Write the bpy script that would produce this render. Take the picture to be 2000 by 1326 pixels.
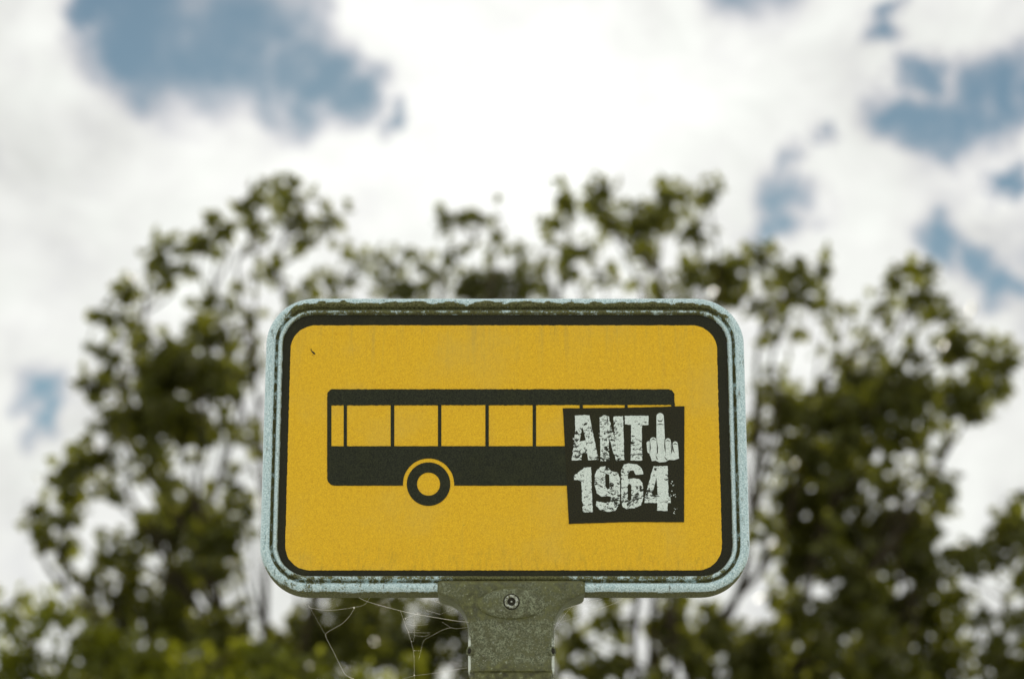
import bpy, bmesh, math, random
import numpy as np
from mathutils import Vector, noise as mnoise
from mathutils.geometry import tessellate_polygon

for o in list(bpy.data.objects):
    bpy.data.objects.remove(o)
scene = bpy.context.scene
col = scene.collection
random.seed(7)
R = math.radians

# ------------------------------------------------------------------ camera
PITCH, FPX, EYE = R(16.5), 85 / 36 * 2000, 1.6
cam_data = bpy.data.cameras.new('camera')
cam = bpy.data.objects.new('camera', cam_data)
col.objects.link(cam)
cam.location = (0, 0, EYE)
cam.rotation_euler = (R(90) + PITCH, 0, 0)
cam_data.lens, cam_data.sensor_width, cam_data.sensor_fit = 85, 36, 'HORIZONTAL'
cam_data.clip_start, cam_data.clip_end = 0.05, 6000
cam_data.dof.use_dof = True
cam_data.dof.focus_distance = 2.985
cam_data.dof.aperture_fstop = 4.3
scene.camera = cam

def ray(x, y):
    """direction, in the world, of the point seen at x, y of the 2000 x 1326 photograph"""
    u, v = (x - 1000) / FPX, (663 - y) / FPX
    return Vector((u, math.cos(PITCH) - v * math.sin(PITCH), math.sin(PITCH) + v * math.cos(PITCH)))

def at(x, y, Y):
    d = ray(x, y)
    t = Y / d.y
    return Vector((d.x * t, Y, EYE + d.z * t))

# ------------------------------------------------------------------ sky and sun
SUN_DIR = ray(990, 262).normalized()
SUN_EL = math.asin(SUN_DIR.z)
SUN_AZ = math.atan2(SUN_DIR.x, SUN_DIR.y)

world = bpy.data.worlds.new('World')
scene.world = world
world.cycles.sampling_method = 'MANUAL'
world.cycles.sample_map_resolution = 1024
world.use_nodes = True
wt = world.node_tree
wt.nodes.clear()

class Nodes:
    """small helper to write node trees as expressions"""
    def __init__(self, tree): self.t = tree
    def _in(self, sock, v):
        if isinstance(v, bpy.types.NodeSocket): self.t.links.new(v, sock)
        elif v is not None: sock.default_value = v
    def math(self, op, a, b=None, c=None, clamp=False):
        n = self.t.nodes.new('ShaderNodeMath'); n.operation = op; n.use_clamp = clamp
        for i, v in enumerate((a, b, c)): self._in(n.inputs[i], v)
        return n.outputs[0]
    def vmath(self, op, a, b=None, scale=None, out=0):
        n = self.t.nodes.new('ShaderNodeVectorMath'); n.operation = op
        self._in(n.inputs[0], a); self._in(n.inputs[1], b)
        if scale is not None: self._in(n.inputs[3], scale)
        return n.outputs[out]
    def noise(self, vec, scale, detail=4, rough=0.55, dist=0.0, color=False, dim='3D', w=0.0):
        n = self.t.nodes.new('ShaderNodeTexNoise'); n.noise_dimensions = dim
        self._in(n.inputs['Vector'], vec)
        n.inputs['Scale'].default_value = scale; n.inputs['Detail'].default_value = detail
        n.inputs['Roughness'].default_value = rough; n.inputs['Distortion'].default_value = dist
        if dim == '4D': n.inputs['W'].default_value = w
        return n.outputs[1 if color else 0]
    def voronoi(self, vec, scale, out='Distance'):
        n = self.t.nodes.new('ShaderNodeTexVoronoi'); self._in(n.inputs['Vector'], vec)
        n.inputs['Scale'].default_value = scale
        return n.outputs[out]
    def rng(self, v, a, b, c=0.0, d=1.0, smooth=True):
        n = self.t.nodes.new('ShaderNodeMapRange')
        n.interpolation_type = 'SMOOTHSTEP' if smooth else 'LINEAR'
        self._in(n.inputs[0], v)
        for i, q in enumerate((a, b, c, d)): self._in(n.inputs[i + 1], q)
        return n.outputs[0]
    def mix(self, f, a, b, blend='MIX'):
        n = self.t.nodes.new('ShaderNodeMix'); n.data_type = 'RGBA'; n.blend_type = blend
        self._in(n.inputs[0], f)
        for s, v in ((n.inputs[6], a), (n.inputs[7], b)):
            if not isinstance(v, bpy.types.NodeSocket): v = tuple(v) + (1.0,) if len(v) == 3 else v
            self._in(s, v)
        return n.outputs[2]
    def map(self, vec, scale=(1, 1, 1), loc=(0, 0, 0)):
        n = self.t.nodes.new('ShaderNodeMapping'); self._in(n.inputs[0], vec)
        n.inputs['Scale'].default_value = scale; n.inputs['Location'].default_value = loc
        return n.outputs[0]
    def coord(self, which='Object'):
        return self.t.nodes.new('ShaderNodeTexCoord').outputs[which]
    def attr(self, name):
        n = self.t.nodes.new('ShaderNodeAttribute'); n.attribute_name = name
        return n.outputs['Fac']
    def sep(self, vec):
        n = self.t.nodes.new('ShaderNodeSeparateXYZ'); self._in(n.inputs[0], vec)
        return n.outputs

W = Nodes(wt)
sky = wt.nodes.new('ShaderNodeTexSky')
sky.sky_type = 'NISHITA'
sky.sun_disc = False
sky.sun_elevation, sky.sun_rotation = SUN_EL, SUN_AZ
sky.air_density, sky.dust_density, sky.ozone_density = 1.0, 0.1, 2.0
vdir = W.coord('Generated')
wob = W.vmath('SUBTRACT', W.noise(vdir, 24, 4, 0.62, color=True), (0.5, 0.5, 0.5))
dirw = W.vmath('ADD', vdir, W.vmath('SCALE', wob, scale=0.06))
# gaps between the clouds: where they stand, how wide (photo units)
GAPS = [(215, 15, 60), (300, 60, 110), (390, 70, 130), (480, 30, 100), (300, -60, 130), (480, -90, 100),
        (460, 110, 80), (550, 140, 80), (610, 185, 66), (675, 210, 52), (770, 265, 26),
        (1775, 235, 60), (1850, 215, 68), (1935, 205, 58), (2010, 175, 60), (1797, 130, 34), (1733, 60, 34),
        (1720, 15, 28), (1515, 390, 56), (1500, 440, 46), (1540, 325, 34), (1455, 455, 34), (1625, 280, 26),
        (1860, 480, 42), (1925, 530, 42), (1955, 575, 36), (1975, 350, 30), (92, 775, 44), (85, 825, 34),
        (2150, 500, 120), (-160, 300, 90), (1480, -130, 120)]
gap = None
for gx, gy, gr in GAPS:
    d = W.vmath('DISTANCE', dirw, tuple(ray(gx, gy).normalized()), out=1)
    r = gr / FPX
    g = W.rng(d, r * 1.9, r * 0.2)
    gap = g if gap is None else W.math('MAXIMUM', gap, g)
fine = W.noise(vdir, 34, 5, 0.58)
broad = W.noise(W.map(vdir, (1, 1, 1.5), (3.1, 1.7, 0.4)), 2.6, 3, 0.55)
gap = W.math('MAXIMUM', gap, W.rng(broad, 0.66, 0.76))
gap = W.math('ADD', gap, W.math('MULTIPLY', W.math('SUBTRACT', fine, 0.5), 0.85))
blue = W.rng(gap, -0.02, 1.05)
shade = W.noise(W.map(vdir, (1, 1, 1.5), (0.3, 0, 5)), 13, 5, 0.62, 0.4)
sun_dist = W.vmath('DISTANCE', vdir, tuple(SUN_DIR), out=1)
glow1 = W.rng(sun_dist, 0.19, -0.05)       # the sun behind thin cloud: forward scattering
glow2 = W.rng(sun_dist, 0.065, -0.02)
lum = W.rng(shade, 0.30, 0.66, 0.64, 0.86, smooth=False)
lum = W.math('ADD', lum, W.math('MULTIPLY', glow1, 0.22))
lum = W.math('ADD', lum, W.math('MULTIPLY', glow2, 0.20))
edge = W.rng(gap, -0.2, 0.55)
cloud = W.mix(edge, (0.955, 0.975, 0.93), (0.80, 0.765, 0.77))
lumc = wt.nodes.new('ShaderNodeCombineXYZ')
for i in range(3): wt.links.new(lum, lumc.inputs[i])
cloud = W.mix(1.0, cloud, lumc.outputs[0], 'MULTIPLY')
SKY_K = 0.05
skyc = W.mix(1.0, sky.outputs[0], (0.90, 1.02, 0.92), 'MULTIPLY')
bg_sky = wt.nodes.new('ShaderNodeBackground'); wt.links.new(skyc, bg_sky.inputs[0]); bg_sky.inputs[1].default_value = SKY_K
bg_cl = wt.nodes.new('ShaderNodeBackground'); wt.links.new(cloud, bg_cl.inputs[0]); bg_cl.inputs[1].default_value = 1.0
wmix = wt.nodes.new('ShaderNodeMixShader')
wt.links.new(blue, wmix.inputs[0]); wt.links.new(bg_cl.outputs[0], wmix.inputs[1]); wt.links.new(bg_sky.outputs[0], wmix.inputs[2])
wo = wt.nodes.new('ShaderNodeOutputWorld'); wt.links.new(wmix.outputs[0], wo.inputs[0])

sun_data = bpy.data.lights.new('sun', 'SUN')
sun_data.energy, sun_data.angle, sun_data.color = 5.0, R(0.6), (1.0, 0.93, 0.80)
sun = bpy.data.objects.new('sun', sun_data)
col.objects.link(sun)
sun.rotation_euler = SUN_DIR.to_track_quat('Z', 'Y').to_euler()
sun.location = (0, 0, 30)

vs = scene.view_settings
vs.view_transform, vs.look, vs.exposure, vs.gamma = 'Standard', 'None', 0.28, 1.0
vs.use_curve_mapping = False
scene.cycles.max_bounces = 5
scene.cycles.diffuse_bounces = 3
scene.cycles.transparent_max_bounces = 5
scene.cycles.diffuse_bounces = 3

# ------------------------------------------------------------------ materials
def material(name, rough=0.6, metal=0.0, spec=0.5):
    m = bpy.data.materials.new(name)
    m.use_nodes = True
    t = m.node_tree
    b = t.nodes['Principled BSDF']
    b.inputs['Roughness'].default_value = rough
    b.inputs['Metallic'].default_value = metal
    b.inputs['Specular IOR Level'].default_value = spec
    return m, Nodes(t), b

def link(n, a, b): n.t.links.new(a, b)

def bump(n, b, height, strength, dist=0.001):
    k = n.t.nodes.new('ShaderNodeBump')
    k.inputs['Strength'].default_value = strength; k.inputs['Distance'].default_value = dist
    link(n, height, k.inputs['Height']); link(n, k.outputs[0], b.inputs['Normal'])

def grain(n, p, scale=620):
    """bead-like speckle of weathered sheeting, about 0..1 round 0.5"""
    return n.noise(p, scale, 2, 0.7)

YZ_LOW, YZ_TOP = 2.1687, 2.4808
def mat_yellow():
    m, n, b = material('yellow_sheeting', 0.42, 0, 0.3)
    p = n.coord()
    g = grain(n, p)
    big = n.noise(p, 9, 5, 0.6)
    c = n.mix(n.rng(n.math('ADD', n.math('MULTIPLY', g, 0.7), n.math('MULTIPLY', n.noise(p, 210, 4, 0.7), 0.3)), 0.30, 0.70, smooth=False), (0.68, 0.35, 0.004), (1.0, 0.65, 0.018))
    c = n.mix(n.rng(big, 0.45, 0.75, 0, 0.35), c, (0.70, 0.50, 0.10))
    streak = n.noise(n.map(p, (60, 60, 5)), 1.0, 4, 0.6)
    c = n.mix(n.rng(streak, 0.58, 0.80, 0, 0.16), c, (0.30, 0.24, 0.10))
    z = n.sep(p)[2]
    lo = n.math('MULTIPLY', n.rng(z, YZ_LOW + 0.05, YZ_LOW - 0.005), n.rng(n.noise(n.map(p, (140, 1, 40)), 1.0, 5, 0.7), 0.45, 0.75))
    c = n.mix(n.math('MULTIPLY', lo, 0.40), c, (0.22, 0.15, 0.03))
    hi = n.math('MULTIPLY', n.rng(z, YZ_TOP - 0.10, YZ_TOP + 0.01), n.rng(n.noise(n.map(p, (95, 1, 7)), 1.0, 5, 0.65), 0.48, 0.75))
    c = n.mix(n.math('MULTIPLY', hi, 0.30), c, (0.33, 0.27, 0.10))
    sp = n.voronoi(p, 26)                                          # few flecks of dirt
    spk = n.math('MULTIPLY', n.rng(sp, 0.06, 0.03), n.rng(n.noise(p, 30, 1), 0.55, 0.6))
    c = n.mix(n.math('MULTIPLY', spk, 0.75), c, (0.05, 0.045, 0.02))
    link(n, c, b.inputs['Base Color'])
    link(n, n.rng(big, 0.3, 0.7, 0.34, 0.55), b.inputs['Roughness'])
    bump(n, b, g, 0.08)
    return m

def mat_black(name, a=(0.006, 0.006, 0.001), c2=(0.034, 0.034, 0.012)):
    m, n, b = material(name, 0.5, 0, 0.22)
    p = n.coord()
    g = grain(n, p, 700)
    c = n.mix(n.rng(g, 0.35, 0.72, smooth=False), a, c2)
    dust = n.noise(p, 22, 5, 0.65)
    c = n.mix(n.rng(dust, 0.5, 0.8, 0, 0.3), c, (0.07, 0.075, 0.035))
    link(n, c, b.inputs['Base Color'])
    link(n, n.rng(dust, 0.35, 0.7, 0.34, 0.62), b.inputs['Roughness'])
    bump(n, b, n.math('ADD', n.math('MULTIPLY', g, 0.15), n.noise(p, 38, 3, 0.5, 0.8)), 0.35, 0.002)
    return m

def mat_frame():
    m, n, b = material('weathered_frame_paint', 0.38, 0.15, 0.5)
    p = n.coord()
    moss = n.attr('moss')
    g = grain(n, p, 520)
    c = n.mix(n.rng(g, 0.3, 0.72), (0.34, 0.50, 0.53), (0.76, 0.91, 0.92))
    pits = n.noise(n.map(p, (170, 170, 60)), 1.0, 4, 0.7)
    c = n.mix(n.rng(pits, 0.58, 0.70, 0, 0.75), c, (0.10, 0.11, 0.07))
    fleck = n.rng(n.noise(p, 330, 3, 0.75), 0.63, 0.68)
    c = n.mix(n.math('MULTIPLY', fleck, 0.7), c, (0.11, 0.12, 0.06))
    patch = n.noise(p, 95, 6, 0.68)
    patch2 = n.noise(p, 420, 3, 0.7)
    f = n.math('ADD', moss, n.math('MULTIPLY', n.math('SUBTRACT', patch, 0.5), 1.5))
    f = n.math('ADD', f, n.math('MULTIPLY', n.math('SUBTRACT', patch2, 0.5), 0.9))
    f = n.rng(f, 0.42, 0.60)
    mc = n.mix(n.rng(patch2, 0.3, 0.7), (0.035, 0.032, 0.006), (0.19, 0.20, 0.08))
    c = n.mix(f, c, mc)
    link(n, c, b.inputs['Base Color'])
    link(n, n.math('ADD', 0.24, n.math('MULTIPLY', f, 0.6)), b.inputs['Roughness'])
    h = n.math('ADD', n.math('MULTIPLY', f, n.math('ADD', 0.6, patch2)), n.math('MULTIPLY', g, 0.15))
    bump(n, b, h, 0.3, 0.0012)
    return m

def mat_bracket():
    m, n, b = material('algae_covered_metal', 0.52, 0.0, 0.5)
    p = n.coord()
    g = grain(n, p, 480)
    mid = n.noise(p, 130, 5, 0.7)
    big = n.noise(p, 26, 5, 0.6)
    base = n.mix(n.rng(g, 0.3, 0.7), (0.055, 0.064, 0.024), (0.26, 0.285, 0.17))
    base = n.mix(n.rng(mid, 0.40, 0.62, 0, 0.85), base, (0.062, 0.062, 0.018))
    alg = n.mix(n.rng(mid, 0.3, 0.7), (0.035, 0.034, 0.008), (0.15, 0.16, 0.05))
    f = n.math('ADD', n.math('MULTIPLY', big, 0.7), n.math('MULTIPLY', mid, 0.6))
    f = n.math('ADD', f, n.math('SUBTRACT', n.attr('moss'), 0.5))
    c = n.mix(n.rng(f, 0.50, 0.86), base, alg)
    chip = n.rng(n.noise(p, 260, 2, 0.6), 0.66, 0.72)
    c = n.mix(n.math('MULTIPLY', chip, 0.35), c, (0.50, 0.55, 0.48))
    edge_glint = n.rng(n.math('ADD', n.attr('edge_glint'), n.math('MULTIPLY', n.math('SUBTRACT', mid, 0.5), 1.2)), 0.45, 0.75)  # bright reflections on the side edges, painted as pale colour
    c = n.mix(edge_glint, c, n.mix(g, (0.45, 0.50, 0.42), (0.85, 0.90, 0.80)))
    link(n, c, b.inputs['Base Color'])
    bump(n, b, n.math('ADD', g, n.math('MULTIPLY', mid, 1.2)), 0.4, 0.001)
    return m

def mat_print(name='chipped_white_print', chips=1.0):
    """pale screen print with chips missing, the dark sticker showing through"""
    m, n, b = material(name, 0.55, 0, 0.3)
    p = n.coord()
    a = n.noise(n.map(p, (1, 1, 1.4)), 190, 5, 0.72, 0.6)
    zone = n.noise(p, 42, 2, 0.5)
    f = n.math('ADD', a, n.math('MULTIPLY', n.math('SUBTRACT', zone, 0.5), 0.42))
    f = n.rng(f, 0.555, 0.58)
    g = grain(n, p)
    c = n.mix(n.rng(g, 0.25, 0.75), (0.58, 0.68, 0.62), (0.90, 0.97, 0.92))
    c = n.mix(n.math('MULTIPLY', f, chips), c, (0.02, 0.022, 0.01))
    link(n, c, b.inputs['Base Color'])
    return m

def mat_leaf(name, dark, light, trans):
    m = bpy.data.materials.new(name); m.use_nodes = True
    t = m.node_tree; n = Nodes(t)
    b = t.nodes['Principled BSDF']
    b.inputs['Roughness'].default_value = 0.5
    b.inputs['Specular IOR Level'].default_value = 0.35
    tint = n.attr('tint')
    c = n.mix(tint, dark, light)
    link(n, c, b.inputs['Base Color'])
    tr = t.nodes.new('ShaderNodeBsdfTranslucent')
    link(n, n.mix(tint, tuple(q * 0.8 for q in trans), trans), tr.inputs[0])
    mx = t.nodes.new('ShaderNodeMixShader'); mx.inputs[0].default_value = 0.42
    link(n, b.outputs[0], mx.inputs[1]); link(n, tr.outputs[0], mx.inputs[2])
    link(n, mx.outputs[0], t.nodes['Material Output'].inputs[0])
    return m

def mat_bark():
    m, n, b = material('bark', 0.85, 0, 0.2)
    p = n.coord()
    k = n.noise(n.map(p, (9, 9, 2.2)), 1.6, 6, 0.65)
    link(n, n.mix(n.rng(k, 0.3, 0.7), (0.035, 0.026, 0.014), (0.085, 0.066, 0.042)), b.inputs['Base Color'])
    bump(n, b, k, 0.8, 0.03)
    return m

def mat_flat(name, c1, c2, scale, rough=0.85, fine=80.0):
    m, n, b = material(name, rough, 0, 0.25)
    p = n.coord()
    k = n.noise(p, scale, 6, 0.6); f = n.noise(p, fine, 3, 0.7)
    c = n.mix(n.rng(k, 0.3, 0.7), c1, c2)
    c = n.mix(n.rng(f, 0.35, 0.75, 0, 0.4), c, tuple(q * 1.5 for q in c2))
    link(n, c, b.inputs['Base Color'])
    bump(n, b, f, 0.3, 0.01)
    return m

def mat_thread():
    m = bpy.data.materials.new('spider_silk'); m.use_nodes = True
    t = m.node_tree; b = t.nodes['Principled BSDF']
    b.inputs['Base Color'].default_value = (0.85, 0.83, 0.74, 1); b.inputs['Roughness'].default_value = 0.35
    tr = t.nodes.new('ShaderNodeBsdfTranslucent'); tr.inputs[0].default_value = (0.9, 0.88, 0.78, 1)
    mx = t.nodes.new('ShaderNodeMixShader'); mx.inputs[0].default_value = 0.5
    t.links.new(b.outputs[0], mx.inputs[1]); t.links.new(tr.outputs[0], mx.inputs[2])
    t.links.new(mx.outputs[0], t.nodes['Material Output'].inputs[0])
    return m

M = dict(yellow=mat_yellow(), black=mat_black('black_border_film'),
         ink=mat_black('black_bus_film', (0.006, 0.008, 0.002), (0.038, 0.043, 0.018)),
         sticker=mat_black('dark_sticker_film', (0.006, 0.006, 0.001), (0.038, 0.036, 0.010)),
         frame=mat_frame(), bracket=mat_bracket(), print=mat_print(), clean_print=mat_print('pale_print', 0.12), bark=mat_bark(), thread=mat_thread(),
         steel=material('dull_steel', 0.38, 0.6)[0], hole=material('grimy_recess', 0.9)[0],
         back=mat_flat('grey_back_sheet', (0.25, 0.26, 0.26), (0.36, 0.37, 0.37), 12, 0.6, 200),
         grass=mat_flat('grass', (0.035, 0.055, 0.015), (0.07, 0.10, 0.03), 0.6),
         bounce_paving=mat_flat('bounce_paving', (0.42, 0.41, 0.38), (0.50, 0.49, 0.45), 1.2),
         kerb=mat_flat('kerb_stone', (0.30, 0.30, 0.28), (0.40, 0.40, 0.38), 3),
         asphalt=mat_flat('asphalt', (0.045, 0.045, 0.046), (0.065, 0.065, 0.066), 1.0),
         oak=mat_leaf('oak_leaves', (0.072, 0.070, 0.018), (0.135, 0.145, 0.030), (0.20, 0.205, 0.018)),
         far=mat_leaf('olive_leaves', (0.080, 0.082, 0.030), (0.135, 0.145, 0.045), (0.18, 0.185, 0.03)),
         lime=mat_leaf('fresh_green_leaves', (0.09, 0.10, 0.012), (0.18, 0.20, 0.020), (0.30, 0.31, 0.012)))
sn = Nodes(M['steel'].node_tree)
link(sn, sn.mix(sn.rng(sn.noise(sn.coord(), 330, 4, 0.7), 0.40, 0.62), (0.52, 0.55, 0.48), (0.12, 0.12, 0.06)), M['steel'].node_tree.nodes['Principled BSDF'].inputs['Base Color'])
M['hole'].node_tree.nodes['Principled BSDF'].inputs['Base Color'].default_value = (0.025, 0.022, 0.012, 1)

# ------------------------------------------------------------------ object helpers
def add(name, verts, faces, mat, parent=None, origin=(0, 0, 0), smooth=False, attrs=None):
    me = bpy.data.meshes.new(name)
    v = np.asarray(verts, dtype=np.float64) - np.asarray(origin)
    me.from_pydata(v.tolist(), [], faces)
    if smooth: me.shade_smooth()
    for k, vals in (attrs or {}).items():
        a = me.attributes.new(k, 'FLOAT', 'POINT'); a.data.foreach_set('value', np.asarray(vals, dtype=np.float32))
    me.materials.append(mat)
    me.update()
    o = bpy.data.objects.new(name, me)
    col.objects.link(o)
    o.parent = parent
    return o

def empty(name, loc, label, cat, group=None):
    o = bpy.data.objects.new(name, None)
    o.empty_display_size = 0.2
    col.objects.link(o)
    o.location = loc
    o['label'], o['category'] = label, cat
    if group: o['group'] = group
    return o

# ------------------------------------------------------------------ setting: ground, pavement, road (below the frame)
def slab(name, x0, x1, y0, y1, z0, z1, mat):
    v = [(x, y, z) for z in (z0, z1) for (x, y) in ((x0, y0), (x1, y0), (x1, y1), (x0, y1))]
    f = [(3, 2, 1, 0), (4, 5, 6, 7), (0, 1, 5, 4), (1, 2, 6, 5), (2, 3, 7, 6), (3, 0, 4, 7)]
    o = add(name, v, f, mat); o['kind'] = 'structure'
    return o
gv = [(2500 * math.cos(a * math.pi / 24), 2500 * math.sin(a * math.pi / 24), -0.13) for a in range(48)]
g = add('ground', gv, [tuple(range(48))], M['grass']); g['kind'] = 'structure'
slab('lawn', -60, 60, 6.0, 60, -0.126, -0.02, M['grass'])
slab('unseen_bounce_pavement', -60, 60, -16.0, 6.0, -0.126, 0.0, M['bounce_paving'])  # out of view; widened and made pale to bounce light onto the sign
slab('kerb', -60, 60, -16.16, -16.0, -0.126, 0.006, M['kerb'])
slab('road', -60, 60, -23.5, -16.16, -0.128, -0.12, M['asphalt'])

# ------------------------------------------------------------------ bus stop sign
SY = 2.91                                            # the sign's face stands here
ROOT = Vector((-0.0008, 2.926, 0.0))
sign = empty('bus_stop_sign', ROOT, 'yellow bus stop sign with black bus symbol on a mossy grey post', 'sign')

def sadd(name, verts, faces, mat, parent=sign, **k):
    return add(name, verts, faces, mat, parent, ROOT, **k)

def rrect(x0, x1, z0, z1, r, n=14):
    p = []
    for cx, cz, a0 in ((x1 - r, z1 - r, 0), (x0 + r, z1 - r, 90), (x0 + r, z0 + r, 180), (x1 - r, z0 + r, 270)):
        for i in range(n + 1):
            a = R(a0 + 90 * i / n)
            p.append((cx + r * math.cos(a), cz + r * math.sin(a)))
    return p

def dense(p, step):
    out = []
    for i, a in enumerate(p):
        b = p[(i + 1) % len(p)]
        L = math.hypot(b[0] - a[0], b[1] - a[1]); k = max(1, int(L / step))
        out += [(a[0] + (b[0] - a[0]) * j / k, a[1] + (b[1] - a[1]) * j / k) for j in range(k)]
    return out

def rough_edge(p, amp, step, seed):
    """film edges are never quite clean"""
    q = []
    for x, z in dense(p, step):
        w = mnoise.noise((x * 900 + seed, z * 900, seed * 3.3)), mnoise.noise((x * 900, z * 900 + seed, 7.7 + seed))
        q.append((x + amp * w[0], z + amp * w[1]))
    return q

def film(name, outer, holes, Y, mat, parent=sign, thick=0.0004):
    """a flat cut film: outer ring and holes as (x, z) lists, its front at Y"""
    rings = [outer] + list(holes)
    tess = tessellate_polygon([[Vector((x, z, 0)) for x, z in r] for r in rings])
    pts = [q for r in rings for q in r]
    n = len(pts)
    v = [(x, Y, z) for x, z in pts] + [(x, Y + thick, z) for x, z in pts]
    f = []
    for a, b, c in tess:
        (ax, az), (bx, bz), (cx, cz) = pts[a], pts[b], pts[c]
        s = (bx - ax) * (cz - az) - (bz - az) * (cx - ax)
        f.append((a, b, c) if s > 0 else (a, c, b))          # normals towards -Y
    i = 0
    for r in rings:
        m = len(r)
        f += [(i + j, i + (j + 1) % m, n + i + (j + 1) % m, n + i + j) for j in range(m)]
        i += m
    return sadd(name, v, f, mat, parent)

def pp(pts, Y):
    """photo outline -> (x, z) on the sign's plane"""
    return [(q.x, q.z) for q in (at(x, y, Y) for x, y in pts)]

X0, X1, Z0, Z1, RAD = -0.3087, 0.2913, 2.1402, 2.5160, 0.060
# frame: a pressed double-rib rim swept round the sign
PROF = [(0.012, 0.036), (0.004, 0.036), (0.0008, 0.0345), (0.0, 0.031), (0.0, 0.018), (0.0, 0.006), (0.0002, 0.002), (0.0010, -0.0014),
        (0.0026, -0.0040), (0.0048, -0.0054), (0.0072, -0.0058), (0.0096, -0.0052), (0.0114, -0.0036), (0.0126, -0.0012),
        (0.0132, 0.0010), (0.0139, 0.0018), (0.0146, 0.0008), (0.0154, -0.0012), (0.0166, -0.0030), (0.0180, -0.0037),
        (0.0194, -0.0032), (0.0206, -0.0016), (0.0213, 0.0008), (0.0217, 0.0034)]
FINE = []
for i in range(len(PROF) - 1):
    (d0, y0), (d1, y1) = PROF[i], PROF[i + 1]
    FINE += [(d0, y0), ((d0 + d1) / 2, (y0 + y1) / 2)]
FINE.append(PROF[-1])
base_ring = rrect(X0, X1, Z0, Z1, RAD, 18)
ringd = []
for i, a in enumerate(base_ring):
    b = base_ring[(i + 1) % len(base_ring)]
    L = math.hypot(b[0] - a[0], b[1] - a[1]); k = max(1, int(L / 0.006))
    ringd += [(i, j / k) for j in range(k)]
verts, faces, moss = [], [], []
NP = len(FINE)
for (i, t) in ringd:
    for d, y in FINE:
        rr = rrect(X0 + d, X1 - d, Z0 + d, Z1 - d, RAD - d, 18) if False else None
        # offset of the outline: corner centres stay, radius shrinks
        n = len(base_ring)
        def pt(q):
            x, z = base_ring[q % n]
            cx = min(max(x, X0 + RAD), X1 - RAD); cz = min(max(z, Z0 + RAD), Z1 - RAD)
            s = (RAD - d) / RAD
            return cx + (x - cx) * s, cz + (z - cz) * s
        a, b = pt(i), pt(i + 1)
        x, z = a[0] + (b[0] - a[0]) * t, a[1] + (b[1] - a[1]) * t
        wv = 0.0008 * mnoise.noise((x * 14, z * 14, 2.0))
        verts.append((x, SY + y + wv, z))
        top = min(max((z - (Z1 - 0.045)) / 0.03, 0), 1)
        bot = min(max(((Z0 + 0.050) - z) / 0.03, 0), 1)
        m = 0.10
        if top > 0:
            jag = 0.0046 * mnoise.noise((x * 45, 3.1, 0.2)) + 0.003 * mnoise.noise((x * 190, 1.1, 0.2))
            inner = min(max((d - 0.0062 + jag) / 0.0020, 0), 1)
            rib = 0.22 if 0.0166 < d < 0.0196 else 0.0
            m = max(m, top * (inner * (0.80 - rib) + 0.06))
        if bot > 0:
            under = 1.0 if (y > 0.0015 and d < 0.005) else (0.7 if d < 0.0016 else 0.0)
            inr = 0.55 if d > 0.0128 else 0.0
            side = 0.20 + 0.22 * min(1, max(0, -(x + 0.08) / 0.17))
            m = max(m, bot * max(under * 0.9, inr, side))
        if 0.0116 < d < 0.0158: m = max(m, 0.62)
        if d > 0.0208: m = max(m, 0.62)
        near = max(0, 1 - abs(x - ROOT.x) / 0.115) * bot
        m = max(m, min(0.85, near * 1.6))
        moss.append(m)
NR = len(ringd)
for i in range(NR):
    for j in range(NP - 1):
        a, b = i * NP + j, ((i + 1) % NR) * NP + j
        faces.append((a, a + 1, b + 1, b))
frame = sadd('frame', verts, faces, M['frame'], smooth=True, attrs={'moss': moss})

film('back_plate', rrect(X0 + 0.006, X1 - 0.006, Z0 + 0.006, Z1 - 0.006, RAD - 0.006), [], SY + 0.0345, M['back'], thick=0.002)
panel = film('face_panel', rrect(X0 + 0.0212, X1 - 0.0212, Z0 + 0.0212, Z1 - 0.0212, RAD - 0.0212), [], SY + 0.0018, M['black'], thick=0.004)
YX0, YX1, YZ0, YZ1 = -0.2778, 0.2571, 2.1687, 2.4808
film('yellow_field', rough_edge(rrect(YX0, YX1, YZ0, YZ1, 0.031), 0.0006, 0.0022, 1.0), [], SY + 0.0012, M['yellow'])

# bus symbol
YB = SY + 0.0007
def arc(cx, cy, r, a0, a1, n):
    return [(cx + r * math.cos(R(a0 + (a1 - a0) * i / n)), cy - r * math.sin(R(a0 + (a1 - a0) * i / n))) for i in range(n + 1)]
low = [(639, 871), (1318, 871), (1318, 948), (887, 948)] + arc(837, 945, 50, -3, 183, 40) + [(787, 948)] + arc(654, 933, 15, 270, 180, 8)
bus = film('bus_symbol', rough_edge(pp(low, YB), 0.0003, 0.003, 2.0), [], YB, M['ink'])
roof = arc(651, 772, 12, 180, 90, 8) + arc(1304, 773, 13, 90, 0, 8) + [(1318, 790.5), (639, 791.5)]
film('roof_band', rough_edge(pp(roof, YB), 0.0007, 0.0018, 3.0), [], YB, M['ink'], bus)
for a, b in ((639, 647.2), (671.3, 677.6), (763, 770), (855.4, 861.9), (948, 954.6), (1040.4, 1047), (1132, 1138.5), (1220, 1226), (1311, 1318)):
    film('window_pillar', pp([(a, 872), (b, 872), (b, 790), (a, 790)], YB), [], YB + 0.00005, M['ink'], bus)
film('wheel', pp(arc(837, 945, 42.5, 0, 352.5, 48), YB), [list(reversed(pp(arc(837, 945, 22.6, 0, 352.5, 40), YB)))], YB, M['ink'], bus)

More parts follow.
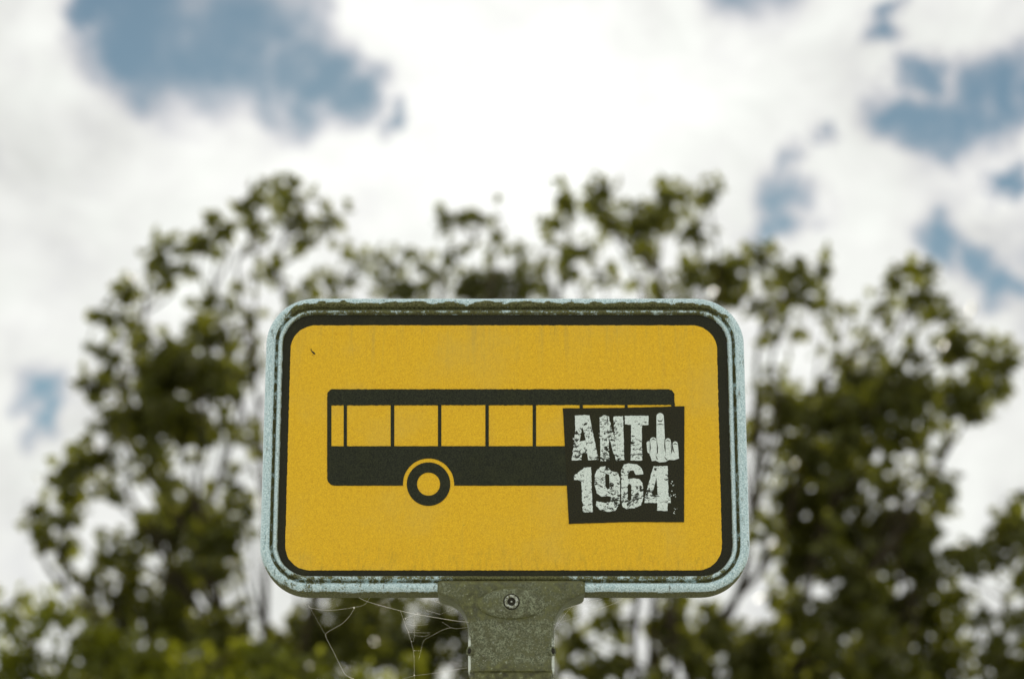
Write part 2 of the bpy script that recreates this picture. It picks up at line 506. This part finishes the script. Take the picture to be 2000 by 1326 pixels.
# sticker with chipped lettering; outlines in the sticker's own units
YS = SY + 0.0003
def sk(pts): return pp([(1080 + x / 4.736, 760 + y / 4.736) for x, y in pts], YS)
sticker = film('sticker', rough_edge(sk([(92, 176), (640, 172), (1216, 156), (1213, 1228), (700, 1226), (147, 1244)]), 0.0003, 0.003, 5.0), [], YS, M['sticker'])
sticker['label'] = 'dark square sticker with chipped pale lettering over the rear of the bus'
YL = SY + 0.0001
LET = [
    ([(203, 243), (338, 240), (356, 330), (384, 470), (420, 652), (326, 655), (314, 590), (268, 592), (262, 655), (172, 658), (192, 520), (206, 380)],
     [[(272, 350), (290, 410), (304, 472), (246, 484), (262, 400)]]),
    ([(432, 262), (470, 240), (516, 250), (540, 350), (572, 452), (558, 252), (648, 250), (654, 450), (660, 656), (584, 662), (552, 560), (514, 432), (518, 560), (522, 665), (440, 668), (436, 460)],
     []),
    ([(665, 248), (770, 244), (884, 246), (884, 330), (824, 332), (822, 500), (826, 658), (718, 658), (722, 480), (722, 330), (668, 325)], []),
    ([(192, 800), (290, 725), (352, 720), (358, 900), (368, 1136), (275, 1138), (268, 950), (262, 852), (230, 838), (196, 836)], []),
    ([(440, 718), (495, 710), (540, 755), (600, 772), (618, 820), (622, 960), (618, 1050), (580, 1120), (510, 1135), (430, 1110), (395, 1072),
      (402, 1034), (480, 1052), (530, 1040), (538, 992), (500, 988), (450, 992), (405, 960), (386, 890), (386, 800), (405, 745)],
     [[(490, 778), (520, 790), (526, 918), (504, 926), (486, 900), (482, 800)]]),
    ([(655, 695), (700, 686), (780, 695), (822, 730), (836, 785), (768, 792), (745, 752), (712, 752), (696, 780), (692, 832), (740, 822), (800, 832),
      (832, 872), (836, 1000), (815, 1070), (760, 1098), (680, 1106), (642, 1085), (632, 1000), (630, 760)],
     [[(702, 872), (724, 886), (726, 1020), (706, 1038), (693, 1020), (690, 892)]]),
    ([(930, 712), (1062, 710), (1066, 900), (1070, 990), (1090, 1002), (1088, 1050), (1060, 1052), (1060, 1125), (962, 1122), (966, 1050), (848, 1050), (850, 995)],
     [[(957, 815), (964, 900), (968, 978), (916, 984)]]),
]
for i, (o_, hs) in enumerate(LET):
    film('letter' if i < 3 else 'digit', rough_edge(sk(o_), 0.0007, 0.0016, 11.0 + i), [sk(h) for h in hs], YL, M['print'], sticker, 0.0002)
def capsule(x0, y0, x1, y1, r0, r1):
    a = math.degrees(math.atan2(-(y1 - y0), x1 - x0))
    return arc(x1, y1, r1, a - 90, a + 90, 10) + arc(x0, y0, r0, a + 90, a + 270, 10)
HAND = [
    capsule(1000, 600, 991, 254, 42, 34),                                                   # raised finger
    capsule(930, 600, 927, 474, 36, 30), capsule(1078, 605, 1064, 478, 34, 25), capsule(1136, 600, 1131, 506, 27, 24),   # folded fingers
    capsule(896, 570, 886, 500, 24, 20),                                                    # thumb
    [(892, 590), (950, 612), (1000, 618), (1060, 612), (1160, 596), (1166, 640), (1120, 655), (1075, 652), (1040, 672), (985, 676), (950, 660), (915, 664)]]
for i, hpts in enumerate(HAND):
    film('hand_print', sk(hpts), [], YL + 0.00001 * (i + 1), M['clean_print'], sticker, 0.00015)
INK_LINES = [[(960, 470), (966, 540), (966, 590), (956, 600)], [(1031, 460), (1034, 540), (1044, 590)], [(1090, 500), (1098, 570), (1092, 600)],
             [(1108, 520), (1112, 560), (1124, 590)], [(897, 480), (900, 540), (896, 590)], [(906, 470), (930, 458), (952, 474)],
             [(958, 328), (992, 322), (1026, 328)], [(966, 280), (978, 296), (1004, 296), (1014, 276)], [(1110, 512), (1130, 502), (1152, 512)],
             [(1042, 480), (1062, 472), (1084, 482)], [(950, 610), (962, 640), (972, 650)], [(1030, 622), (1050, 650), (1062, 654)]]
for ln in INK_LINES:
    L, Rr = [], []
    for i, (x, y) in enumerate(ln):
        a = ln[max(0, i - 1)]; b = ln[min(len(ln) - 1, i + 1)]
        tx, ty = b[0] - a[0], b[1] - a[1]; q = math.hypot(tx, ty)
        w = 5.0 if 0 < i < len(ln) - 1 else 1.2
        L.append((x - ty / q * w, y + tx / q * w)); Rr.append((x + ty / q * w, y - tx / q * w))
    film('ink_line', sk(L + Rr[::-1]), [], YL - 0.00004, M['sticker'], sticker, 0.00003)
rs = random.Random(3)
for k in range(26):                                                     # flecks of print off the last digit
    x, y = rs.choice([(1100, 870), (1110, 1000), (1125, 1120), (1090, 960), (440, 640), (210, 450), (420, 420)])
    x += rs.uniform(-28, 30); y += rs.uniform(-28, 30); s = rs.uniform(2.5, 8)
    film('print_fleck', sk([(x + s * rs.uniform(0.5, 1.2) * math.cos(a), y - s * rs.uniform(0.5, 1.2) * math.sin(a)) for a in (0, 1.3, 2.5, 3.8, 5.1)]),
         [], YL, M['print'], sticker, 0.0002)
# a scuff on the yellow field, upper left
for pts in ([(608, 684), (614, 688), (617, 692), (613, 692), (609, 688)], [(606, 682), (609, 681), (608, 685)], [(610, 692), (612, 693), (611, 695)]):
    film('dirt_spot', rough_edge(pp(pts, YB), 0.0006, 0.001, 4.0), [], SY + 0.0009, M['hole'], thick=0.0003)

# bracket: flares from the post to the sign's lower rim
def section(w, y0, y1, r, cx, n=9):
    return [(cx + x, y) for x, y in rrect(-w / 2, w / 2, y0, y1, r, n)]
def loft(rows, mat, name, parent, caps=True, mossf=None, glintf=None):
    v, f, ms, ws = [], [], [], []
    k = len(rows[0][1])
    for z, ring in rows:
        for x, y in ring:
            v.append((x, y, z)); ms.append(mossf(x, y, z) if mossf else 0.5); ws.append(glintf(x, y, z) if glintf else 0.0)
    for i in range(len(rows) - 1):
        for j in range(k):
            f.append((i * k + j, (i + 1) * k + j, (i + 1) * k + (j + 1) % k, i * k + (j + 1) % k))
    if caps:
        f.append(tuple(range(k))); f.append(tuple(range((len(rows) - 1) * k, len(rows) * k))[::-1])
    o = sadd(name, v, f, mat, parent, smooth=True, attrs={'moss': ms, 'edge_glint': ws})
    md = o.modifiers.new('edges', 'EDGE_SPLIT'); md.split_angle = R(50)
    return o
BY = SY - 0.0085
brow = [(1132.5, 283), (1135, 288), (1140, 291), (1148, 291), (1156, 288), (1160, 281), (1163.5, 262), (1167, 243), (1171, 228), (1177, 211), (1184, 198), (1191, 188),
        (1199, 180), (1208, 174), (1218, 170.5), (1232, 169), (1255, 169), (1285, 169), (1306, 169), (1309, 168), (1311, 164)]
rows = []
for py, wpx in brow:
    a = at(998.5 - wpx / 2, py, BY); b = at(998.5 + wpx / 2, py, BY)
    w = b.x - a.x
    y0 = BY + (0.004 if py < 1134 else 0.0015 if py < 1137 or py > 1310 else 0)
    rows.append((a.z, section(w, y0, SY + 0.056, 0.0125 if py > 1165 else 0.006, (a.x + b.x) / 2)))
def bm_moss(x, y, z):
    yy = 1.0 if z > at(0, 1215, BY).z else 0.60
    low_ = 1.0 if z < at(0, 1300, BY).z else 0
    return 0.62 * yy + 0.3 * low_
def bm_edge_glint(x, y, z):
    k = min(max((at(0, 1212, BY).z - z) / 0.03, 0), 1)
    return 0.80 * k if BY + 0.003 < y < BY + 0.02 and abs(x - ROOT.x) > 0.049 else 0.0  # painted highlight along the sleeve's rounded sides, fading in downwards
bracket = loft(rows, M['bracket'], 'bracket', sign, mossf=bm_moss, glintf=bm_edge_glint)
# pressed oval boss round the screw
cs = at(999, 1180, BY)
v, f = [], []
NB = 48
for q, (s, dy) in enumerate(((1.0, 0.0006), (0.95, -0.0018), (0.88, -0.0034), (0.5, -0.0040), (0.12, -0.0040))):
    for i in range(NB):
        a = 2 * math.pi * i / NB
        v.append((cs.x + 0.0420 * s * math.cos(a), BY + dy, cs.z + 0.0185 * s * math.sin(a) * (1.0 if math.sin(a) < 0 else 1.15)))
for q in range(4):
    for i in range(NB):
        f.append((q * NB + i, q * NB + (i + 1) % NB, (q + 1) * NB + (i + 1) % NB, (q + 1) * NB + i))
f.append(tuple(4 * NB + i for i in range(NB)))
sadd('boss', v, f, M['bracket'], bracket, smooth=True, attrs={'moss': [(0.66 if q == 0 else 0.46 if q == 1 else 0.26) + 0.25 * (0.5 - 0.5 * math.cos(i * 2 * math.pi / NB)) for q in range(5) for i in range(NB)]})

def lathe(name, centre, axis, prof, mat, parent, n=28):
    """prof: (radius, height along axis)"""
    ax = Vector(axis).normalized(); u = ax.orthogonal().normalized(); w = ax.cross(u)
    v, f = [], []
    for r, h in prof:
        for i in range(n):
            a = 2 * math.pi * i / n
            v.append(tuple(Vector(centre) + ax * h + (u * math.cos(a) + w * math.sin(a)) * r))
    for q in range(len(prof) - 1):
        for i in range(n):
            f.append((q * n + i, q * n + (i + 1) % n, (q + 1) * n + (i + 1) % n, (q + 1) * n + i))
    f.append(tuple((len(prof) - 1) * n + i for i in range(n)))
    return sadd(name, v, f, mat, parent, smooth=True)
cs = at(999, 1175, BY - 0.003); cs.y = BY - 0.0038
lathe('washer', cs, (0, -1, 0), [(0.0100, -0.001), (0.0100, 0.0004), (0.0092, 0.0008), (0.0088, 0.0004), (0.0086, 0.0004)], M['hole'], bracket)
lathe('screw', cs, (0, -1, 0), [(0.0086, -0.001), (0.0086, 0.0016), (0.0078, 0.0026), (0.0066, 0.0028), (0.0054, 0.0024), (0.0050, 0.0018), (0.0048, -0.0004)], M['steel'], bracket)
lathe('screw_pin', cs, (0, -1, 0), [(0.0012, -0.001), (0.0012, 0.0010), (0.0008, 0.0014)], M['steel'], bracket, 12)
for sx, px in ((-1, 918.5), (1, 1078.5)):
    c = at(px, 1271, BY + 0.003)
    ax = (sx * 0.75, -0.66, 0)
    lathe('bolt', c, ax, [(0.0058, -0.003), (0.0058, 0.0016), (0.0050, 0.0024), (0.0040, 0.0020), (0.0036, 0.0006)], M['bracket'], bracket, 18)
    lathe('bolt_socket', Vector(c) + Vector(ax) * 0.0004, ax, [(0.0037, 0.0), (0.0037, 0.0006)], M['hole'], bracket, 14)
zt = at(0, 1250, BY).z
pr = []
for z in np.linspace(-0.05, zt, 24):
    pr.append((float(z), section(0.0985, BY + 0.0035, SY + 0.052, 0.010, ROOT.x)))
post = loft(pr, M['bracket'], 'post', sign, mossf=lambda x, y, z: 0.85 if z > 1.9 else 0.55)

# ------------------------------------------------------------------ spider webs
def tube(v, f, pts, radii, n):
    prev = None; base = len(v)
    for i, p in enumerate(pts):
        p = Vector(p)
        d = Vector(pts[min(i + 1, len(pts) - 1)]) - Vector(pts[max(i - 1, 0)])
        d = d.normalized() if d.length > 1e-9 else Vector((0, 0, 1))
        if prev is None: u = d.orthogonal().normalized()
        else:
            u = prev - d * prev.dot(d)
            u = u.normalized() if u.length > 1e-6 else d.orthogonal().normalized()
        prev = u; w = d.cross(u)
        for k in range(n):
            a = 2 * math.pi * k / n
            v.append(tuple(p + (u * math.cos(a) + w * math.sin(a)) * radii[i]))
    for i in range(len(pts) - 1):
        for k in range(n):
            a, b = base + i * n + k, base + i * n + (k + 1) % n
            f.append((a, b, b + n, a + n))

def smooth_path(pts, sub=5):
    if len(pts) < 3: return [Vector(p) for p in pts]
    P = [Vector(p) for p in pts]; P = [P[0] * 2 - P[1]] + P + [P[-1] * 2 - P[-2]]
    out = []
    for i in range(1, len(P) - 2):
        for k in range(sub):
            t = k / sub
            a, b, c, d = P[i - 1], P[i], P[i + 1], P[i + 2]
            out.append(0.5 * ((2 * b) + (c - a) * t + (2 * a - 5 * b + 4 * c - d) * t * t + (3 * b - a - 3 * c + d) * t ** 3))
    out.append(P[-2])
    return out

def web(label, threads, knots):
    c = at(*threads[0][0][0], SY)
    org = Vector((c.x, c.y, c.z))
    root = empty('spider_web', org, label, 'spider web', 'spider webs under the sign')
    rw = random.Random(len(threads))
    for pts, r, ya, yb in threads:
        k = len(pts)
        P = smooth_path([at(x, y, ya + (yb - ya) * i / (k - 1)) for i, (x, y) in enumerate(pts)])
        v, f = [], []
        tube(v, f, P, [r * 0.6e-3] * len(P), 5)
        add('thread', v, f, M['thread'], root, org, smooth=True)
    for x, y, yd, r in knots:
        p = at(x, y, yd)
        bm = bmesh.new(); bmesh.ops.create_icosphere(bm, subdivisions=1, radius=r * 1e-3)
        v = [tuple(Vector((q.co.x * rw.uniform(0.6, 1.4), q.co.y, q.co.z * rw.uniform(0.6, 1.4))) + p) for q in bm.verts]
        f = [tuple(w.index for w in q.verts) for q in bm.faces]
        bm.free()
        add('knot', v, f, M['thread'], root, org)
def c6(*p): return [(600 + x / 5.714, 1130 + y / 5.714) for x, y in p]
def c5(*p): return [(800 + x / 5.0, 1100 + y / 5.0) for x, y in p]
A, B = SY - 0.002, SY + 0.02
web('torn spider web hanging under the left half of the sign, tied to the post', [
    (c6((575, 208), (700, 262), (1080, 365), (1300, 408), (1650, 466), (1800, 482)), 0.33, A, A),
    (c6((15, 290), (45, 325), (250, 350), (520, 318), (640, 285), (700, 210)), 0.17, B, A),
    (c6((530, 325), (460, 430), (380, 505), (240, 585), (205, 632), (250, 730), (300, 825), (370, 970), (430, 1070), (525, 1118), (600, 1150)), 0.17, A, A),
    (c6((1040, 355), (1095, 510), (1130, 600), (1170, 740), (1190, 850), (1195, 1080), (1190, 1140)), 0.17, A, A),
    (c6((1195, 400), (1192, 520), (1195, 640), (1180, 705)), 0.11, A, A),
    (c6((1080, 440), (1100, 440), (1125, 455)), 0.12, A, A),
    (c6((1090, 440), (1200, 400), (1290, 370)), 0.10, A, A),
    (c6((1110, 500), (1195, 520), (1350, 508)), 0.10, A, A),
    (c6((1125, 590), (1250, 600), (1370, 600)), 0.13, A, A),
    (c6((1200, 575), (1260, 570)), 0.10, A, A),
    (c6((1200, 632), (1310, 640), (1370, 615)), 0.13, A, A),
    (c6((1190, 800), (1270, 800)), 0.12, A, A),
    (c6((1245, 895), (1270, 800), (1300, 690), (1380, 640), (1510, 570), (1605, 545), (1660, 555), (1790, 540)), 0.14, A, A),
    (c6((1510, 485), (1560, 515), (1605, 545)), 0.11, A, A),
    (c6((1040, 1125), (1195, 1080), (1390, 1055), (1790, 990)), 0.13, A, A),
    (c6((1325, 350), (1485, 395)), 0.20, A, A),
    (c6((1485, 395), (1640, 330)), 0.08, A, A),
    (c6((1415, 245), (1480, 270)), 0.20, A, A), (c6((1440, 238), (1485, 262)), 0.13, A, A),
    (c6((20, 300), (110, 460), (190, 600), (215, 640)), 0.08, B, A)],
    [(691.5, 1186, SY, 1.0), (809, 1318, A, 0.9), (809, 1270, A, 0.45), (804, 1252, A, 0.5), (798, 1234, A, 0.5), (792, 1208, A, 0.4), (865, 1215, A, 0.4), (822, 1270, A, 0.4), (816, 1196, A, 0.45)])
web('few loose spider threads between the right of the bracket and the sign rim', [
    (c5((1880, 345), (1860, 352), (1660, 400), (1590, 418), (1500, 450)), 0.24, A, A),
    (c5((1530, 480), (1480, 545), (1415, 640)), 0.17, A, A),
    (c5((1420, 600), (1480, 572), (1700, 500), (2000, 390), (2080, 340)), 0.12, A, B),
    (c5((1590, 418), (1530, 480)), 0.10, A, A)],
    [(1082.5, 1219, A, 0.5), (1120, 1183, A, 0.5)])

# ------------------------------------------------------------------ trees
def unit(rng, n):
    v = rng.normal(size=(n, 3)); return v / np.linalg.norm(v, axis=1)[:, None]

LEAF_U = np.array([0.0, 0.30, 0.62, 1.0, 0.62, 0.30]); LEAF_W = np.array([0.0, 0.34, 0.30, 0.0, -0.30, -0.34])
def leaves(rng, centres, size):
    """leaf-shaped folded faces; returns verts, faces, tint"""
    n = len(centres)
    d = unit(rng, n); d[:, 2] -= 0.25; d /= np.linalg.norm(d, axis=1)[:, None]
    s = np.cross(d, unit(rng, n)); s /= np.linalg.norm(s, axis=1)[:, None]
    nn = np.cross(d, s)
    L = size * rng.uniform(0.7, 1.35, n)
    V = np.empty((n, 6, 3))
    for k in range(6):
        fold = abs(LEAF_W[k]) * 0.35 - 0.10 * LEAF_U[k] ** 2
        V[:, k] = centres + (d * LEAF_U[k] + s * LEAF_W[k] * 1.05 + nn * fold) * L[:, None]
    idx = np.arange(n)[:, None] * 6
    F = np.concatenate([idx + np.array([0, 1, 2, 3]), idx + np.array([0, 3, 4, 5])])
    tint = np.repeat(np.clip(rng.normal(0.42, 0.36, n), 0, 1), 6)
    return V.reshape(-1, 3), F, tint

def make_tree(name, label, cat, group, base, fork_z, lobes, mat, leaf, seed, trunk_r, lean=(0, 0), dens=1.0, spread=1.4):
    """lobes: (world centre, radius, density); limbs run from the trunk to every lobe, twigs and leaves fill it"""
    rng = np.random.default_rng(seed); rr = random.Random(seed)
    root = empty(name, base, label, cat, group)
    org = Vector(base)
    # trunk
    zs = np.linspace(-0.3, fork_z, 9)
    tp = [Vector((org.x + lean[0] * (max(z, 0) / fork_z) ** 1.4 + 0.06 * math.sin(z * 1.3 + seed), org.y + lean[1] * (max(z, 0) / fork_z) + 0.05 * math.cos(z + seed), z + org.z)) for z in zs]
    tv, tf = [], []
    tube(tv, tf, tp, [trunk_r * (1.35 if i == 0 else 1.12 if i == 1 else 1.0 - 0.04 * i) for i in range(9)], 12)
    trunk = add('trunk', tv, tf, M['bark'], root, org, smooth=True)
    # main limbs: group the lobes by direction from the fork
    fork = tp[-1]
    nm = max(3, min(8, len(lobes) // 7))
    order = sorted(lobes, key=lambda l: math.atan2(l[0].z - fork.z + 0.5, l[0].x - fork.x))
    chunks = [order[i * len(order) // nm:(i + 1) * len(order) // nm] for i in range(nm)]
    cen_all, parents = [], []
    for ch in chunks:
        if not ch: continue
        mean = sum((l[0] for l in ch), Vector()) / len(ch)
        far = max(ch, key=lambda l: (l[0] - fork).length)
        st = tp[-1 - rr.randrange(0, 3)]
        jit = lambda q: Vector((rr.uniform(-q, q), rr.uniform(-q, q), rr.uniform(-q * 0.7, q)))
        path = smooth_path([st, st.lerp(mean, 0.3) + jit(.32), st.lerp(mean, 0.62) + jit(.34), mean + jit(.2), far[0].lerp(mean, 0.5) + jit(.22), far[0].lerp(mean, 0.15)], 5)
        v, f = [], []
        r0 = trunk_r * 0.14
        tube(v, f, path, [r0 * (1 - 0.80 * i / (len(path) - 1)) for i in range(len(path))], 7)
        for l in ch:                                   # boughs to each lobe
            k = min(range(len(path)), key=lambda q: (path[q] - l[0]).length)
            k = max(2, k - 4)
            a = path[k]
            mid = a.lerp(l[0], 0.55) + Vector((rr.uniform(-.15, .15), rr.uniform(-.15, .15), rr.uniform(-.05, .2)))
            bp = smooth_path([a, mid, l[0]], 5)
            r1 = min(r0 * 0.5, 0.008 + 0.012 * (a - l[0]).length)
            tube(v, f, bp, [r1 * (1 - 0.72 * i / (len(bp) - 1)) for i in range(len(bp))], 5)
            # twigs spreading through the lobe
            nt = max(3, int(29 * l[2] ** 1.5 * (l[1] / 0.4) ** 1.6))
            dirs = unit(rng, nt)
            for q in dirs:
                sprig = rr.random() < 0.16
                tip = l[0] + Vector(q) * (l[1] * (rr.uniform(1.15, 1.5) if sprig else rr.uniform(0.5, 1.0)) + (0.05 if sprig else 0))
                m2 = l[0].lerp(tip, 0.5) + Vector((rr.uniform(-.05, .05), rr.uniform(-.05, .05), rr.uniform(-.02, .07)))
                tube(v, f, [l[0], m2, tip], [0.007, 0.005, 0.002], 3)
                nl = max(4, int(14 * l[2] ** 0.6 * dens))
                ts = (rng.uniform(0.75, 1.1, nl) if sprig else np.sqrt(rng.uniform(0.05, 1.3, nl)))[:, None]
                base_p = np.array(l[0])[None] * (1 - ts) + np.array(tip)[None] * ts
                cen_all.append(base_p + rng.normal(scale=0.05 if sprig else 0.045 + 0.09 * l[1], size=(nl, 3)))
        add('limb', v, f, M['bark'], trunk, org, smooth=True)
    V, F, T = leaves(rng, np.concatenate(cen_all), leaf)
    me = bpy.data.meshes.new('crown')
    V = V - np.array(org)
    me.vertices.add(len(V)); me.vertices.foreach_set('co', V.astype(np.float32).ravel())
    me.loops.add(F.size); me.loops.foreach_set('vertex_index', F.astype(np.int32).ravel())
    me.polygons.add(len(F)); me.polygons.foreach_set('loop_start', np.arange(0, F.size, 4, dtype=np.int32))
    at_ = me.attributes.new('tint', 'FLOAT', 'POINT'); at_.data.foreach_set('value', T.astype(np.float32))
    me.materials.append(mat); me.update(calc_edges=True)
    o = bpy.data.objects.new('crown', me); col.objects.link(o); o.parent = root; o['kind'] = 'stuff'
    return root

def lobe_list(items, Y, depth, seed, scale=1.0):
    rr = random.Random(seed); out = []
    for x, y, r, d in items:
        yy = Y + rr.uniform(-depth, depth)
        out.append((at(x, y, yy), r / FPX * yy * scale * (0.92 if y < 700 else 1.0), d * (0.9 if y < 700 else 1.0)))
    return out

# crown lobes: where each clump of foliage stands (photo units), its radius and how full it is
LEFT = [(505, 390, 26, .9), (500, 440, 26, .6), (560, 425, 40, .8), (572, 370, 12, .5), (640, 430, 36, .75), (605, 470, 26, .4),
        (395, 482, 28, .9), (422, 445, 15, .7), (335, 530, 18, .9), (320, 492, 10, .5), (262, 580, 26, .9), (246, 622, 28, .8), (278, 652, 40, .8),
        (200, 690, 32, .5), (168, 750, 14, .6), (215, 745, 30, .5), (430, 588, 52, .7), (462, 640, 52, .8), (400, 662, 52, .85),
        (350, 720, 64, .95), (300, 762, 48, .85), (420, 735, 70, 1), (490, 725, 40, .35), (590, 562, 52, .4), (535, 520, 34, .25),
        (690, 520, 36, .4), (640, 552, 44, .35), (280, 832, 62, 1), (350, 832, 62, .95), (300, 900, 36, .8), (430, 825, 42, .7),
        (160, 915, 44, .9), (205, 893, 26, .6), (150, 955, 34, .8), (240, 962, 34, .4), (122, 1012, 15, .5), (80, 1002, 9, .5), (86, 1042, 8, .5),
        (122, 1080, 8, .6), (450, 950, 36, .35), (370, 1012, 62, 1), (300, 1044, 52, .85), (425, 1042, 55, 1), (212, 1062, 34, .7),
        (262, 1102, 30, .4), (160, 1140, 46, .7), (340, 1132, 52, .9), (430, 1100, 44, .85), (235, 1185, 70, .95), (330, 1225, 70, 1),
        (420, 1225, 36, .8), (455, 1262, 60, .9), (560, 1292, 70, 1), (480, 860, 34, .4), (490, 1000, 30, .4), (640, 1240, 70, 1), (340, 960, 36, .4)]
LEFT_HID = [(600, 650, 60, .7), (700, 640, 60, .7), (610, 760, 60, .7), (620, 900, 70, .7), (620, 1040, 70, .8), (700, 1120, 80, .9), (720, 760, 70, .7),
            (250, 1330, 90, .9), (420, 1370, 90, .9), (600, 1390, 90, .9), (120, 1370, 80, .8)]
MID = [(870, 440, 30, .7), (920, 432, 30, .6), (880, 490, 36, .45), (962, 455, 42, .3), (850, 540, 44, .8), (920, 552, 52, 1), (990, 545, 62, 1.1), (1042, 545, 34, .8),
       (745, 512, 34, .7), (762, 552, 36, .85), (800, 560, 30, .8), (705, 1255, 80, 1), (800, 1275, 80, 1), (860, 1222, 40, .9), (760, 1200, 50, .9)]
MID_HID = [(800, 660, 80, .8), (920, 660, 90, .9), (1020, 650, 70, .8), (860, 780, 90, .8), (980, 800, 90, .8), (850, 930, 90, .8), (980, 960, 90, .8),
           (880, 1080, 90, .9), (1010, 1100, 90, .9), (960, 1240, 90, .9), (820, 1390, 90, 1), (980, 1380, 90, 1)]
RIGHT = [(1110, 402, 36, .8), (1160, 372, 17, .9), (1172, 402, 32, .65), (1092, 452, 34, .5), (1142, 482, 34, .45), (1182, 542, 30, .3), (1110, 512, 28, .4),
         (1232, 432, 40, .95), (1310, 382, 24, .9), (1272, 442, 44, .95), (1342, 422, 44, .75), (1382, 387, 11, .6), (1262, 500, 32, .5), (1362, 462, 26, .6),
         (1300, 542, 52, .45), (1362, 552, 44, .7), (1402, 545, 52, .7), (1442, 522, 34, .6), (1470, 502, 20, .7), (1422, 592, 44, .85), (1520, 532, 32, .4),
         (1560, 562, 30, .95), (1540, 602, 42, .65), (1492, 612, 34, .6), (1602, 522, 24, .4), (1752, 542, 24, .5), (1802, 527, 16, .7), (1782, 582, 44, .75),
         (1832, 625, 48, .7), (1722, 602, 32, .4), (1872, 682, 46, 1), (1922, 712, 34, .95), (1964, 702, 20, .7), (1952, 742, 28, .65), (1652, 622, 42, .45),
         (1702, 662, 50, .5), (1602, 682, 42, .3), (1502, 662, 32, .25), (1800, 702, 50, .5), (1762, 772, 70, .95), (1682, 762, 70, .95), (1852, 792, 60, .85),
         (1602, 782, 50, .55), (1522, 742, 42, .35), (1532, 802, 52, .9), (1902, 802, 32, .45), (1652, 852, 80, 1.05), (1752, 852, 60, .8), (1562, 882, 62, .85),
         (1822, 852, 42, .5), (1482, 862, 34, .6), (1622, 952, 90, 1.05), (1542, 982, 60, .95), (1722, 962, 50, .5), (1762, 905, 50, .4), (1832, 932, 24, .25),
         (1702, 1042, 90, 1.05), (1582, 1082, 70, 1), (1792, 1022, 52, .75), (1842, 962, 20, .6), (1802, 1102, 70, .95), (1662, 1162, 80, 1.05), (1752, 1202, 80, 1.05),
         (1562, 1212, 52, .9), (1482, 1242, 52, .85), (1882, 1082, 24, .5), (1852, 1182, 50, .9), (1602, 1292, 80, 1.05), (1722, 1302, 80, 1.05), (1842, 1292, 70, .9),
         (1462, 1312, 60, .9), (1120, 1252, 52, .85), (1172, 1302, 42, .7), (1202, 1212, 34, .9), (1322, 1262, 52, .95), (1382, 1232, 42, .9), (1302, 1202, 24, .8), (1490, 1060, 34, .8)]
RIGHT_HID = [(1150, 640, 70, .8), (1280, 640, 70, .8), (1380, 680, 60, .7), (1180, 780, 80, .8), (1310, 800, 80, .8), (1400, 860, 60, .8), (1250, 930, 90, .8), (1380, 980, 70, .8),
             (1180, 1080, 90, .9), (1330, 1090, 90, .9), (1380, 1370, 90, 1), (1560, 1390, 100, 1), (1750, 1390, 100, 1), (1200, 1400, 90, 1)]
SHRUB = [(25, 1180, 46, .8), (95, 1200, 50, .8), (55, 1275, 66, 1), (175, 1255, 58, .9), (200, 1312, 60, 1), (300, 1305, 60, 1), (420, 1316, 56, 1), (520, 1306, 56, 1),
         (-60, 1200, 80, 1), (-60, 1310, 80, 1), (100, 1370, 90, 1), (280, 1400, 90, 1), (450, 1400, 80, 1), (620, 1330, 50, .9), (690, 1345, 50, .9), (590, 1410, 70, 1), (480, 1270, 26, .6), (810, 1345, 40, .9)]
EDGE = [(1965, 1050, 44, 1), (1998, 1022, 40, 1), (1940, 1095, 24, .5), (1992, 1125, 34, .6), (1905, 1105, 20, .4), (2060, 1060, 80, 1), (2060, 1180, 80, .9), (2050, 1300, 90, 1),
        (1945, 1280, 40, .7), (1985, 1315, 50, .9), (1925, 1335, 40, .8), (2120, 1000, 80, .9), (2000, 1400, 90, 1), (1990, 1215, 30, .4), (1920, 1190, 22, .4)]

GT = 'trees behind the bus stop sign'
make_tree('oak_tree', 'dark leafy tree filling the left, its crown rising beside the sign', 'tree', GT, tuple(at(480, 1400, 20.0).xy) + (0,), 3.6,
          lobe_list(LEFT + LEFT_HID, 20.0, 1.3, 1), M['oak'], 0.125, 11, 0.24, (0.1, 0))
make_tree('oak_tree', 'leafy tree directly behind the sign, top showing above its middle', 'tree', GT, tuple(at(960, 1400, 23.0).xy) + (0,), 4.2,
          lobe_list(MID + MID_HID, 23.0, 1.3, 2), M['far'], 0.12, 12, 0.22)
make_tree('oak_tree', 'broad dark tree filling the right, thickest and widest crown of all', 'tree', GT, tuple(at(1285, 1400, 20.5).xy) + (0,), 4.3,
          lobe_list(RIGHT + RIGHT_HID, 20.5, 1.4, 3), M['oak'], 0.125, 13, 0.27, (0.1, 0))
make_tree('leafy_shrub', 'fresh yellow-green shrub along the lower left edge under the dark tree', 'shrub', None, tuple(at(200, 1400, 16.5).xy) + (0,), 2.6,
          lobe_list(SHRUB, 16.5, 0.7, 4), M['lime'], 0.085, 14, 0.12)
make_tree('young_tree', 'smaller green tree cut off by the lower right edge of the picture', 'tree', None, tuple(at(2080, 1400, 19.0).xy) + (0,), 3.0,
          lobe_list(EDGE, 19.0, 0.8, 5), M['oak'], 0.105, 15, 0.15)
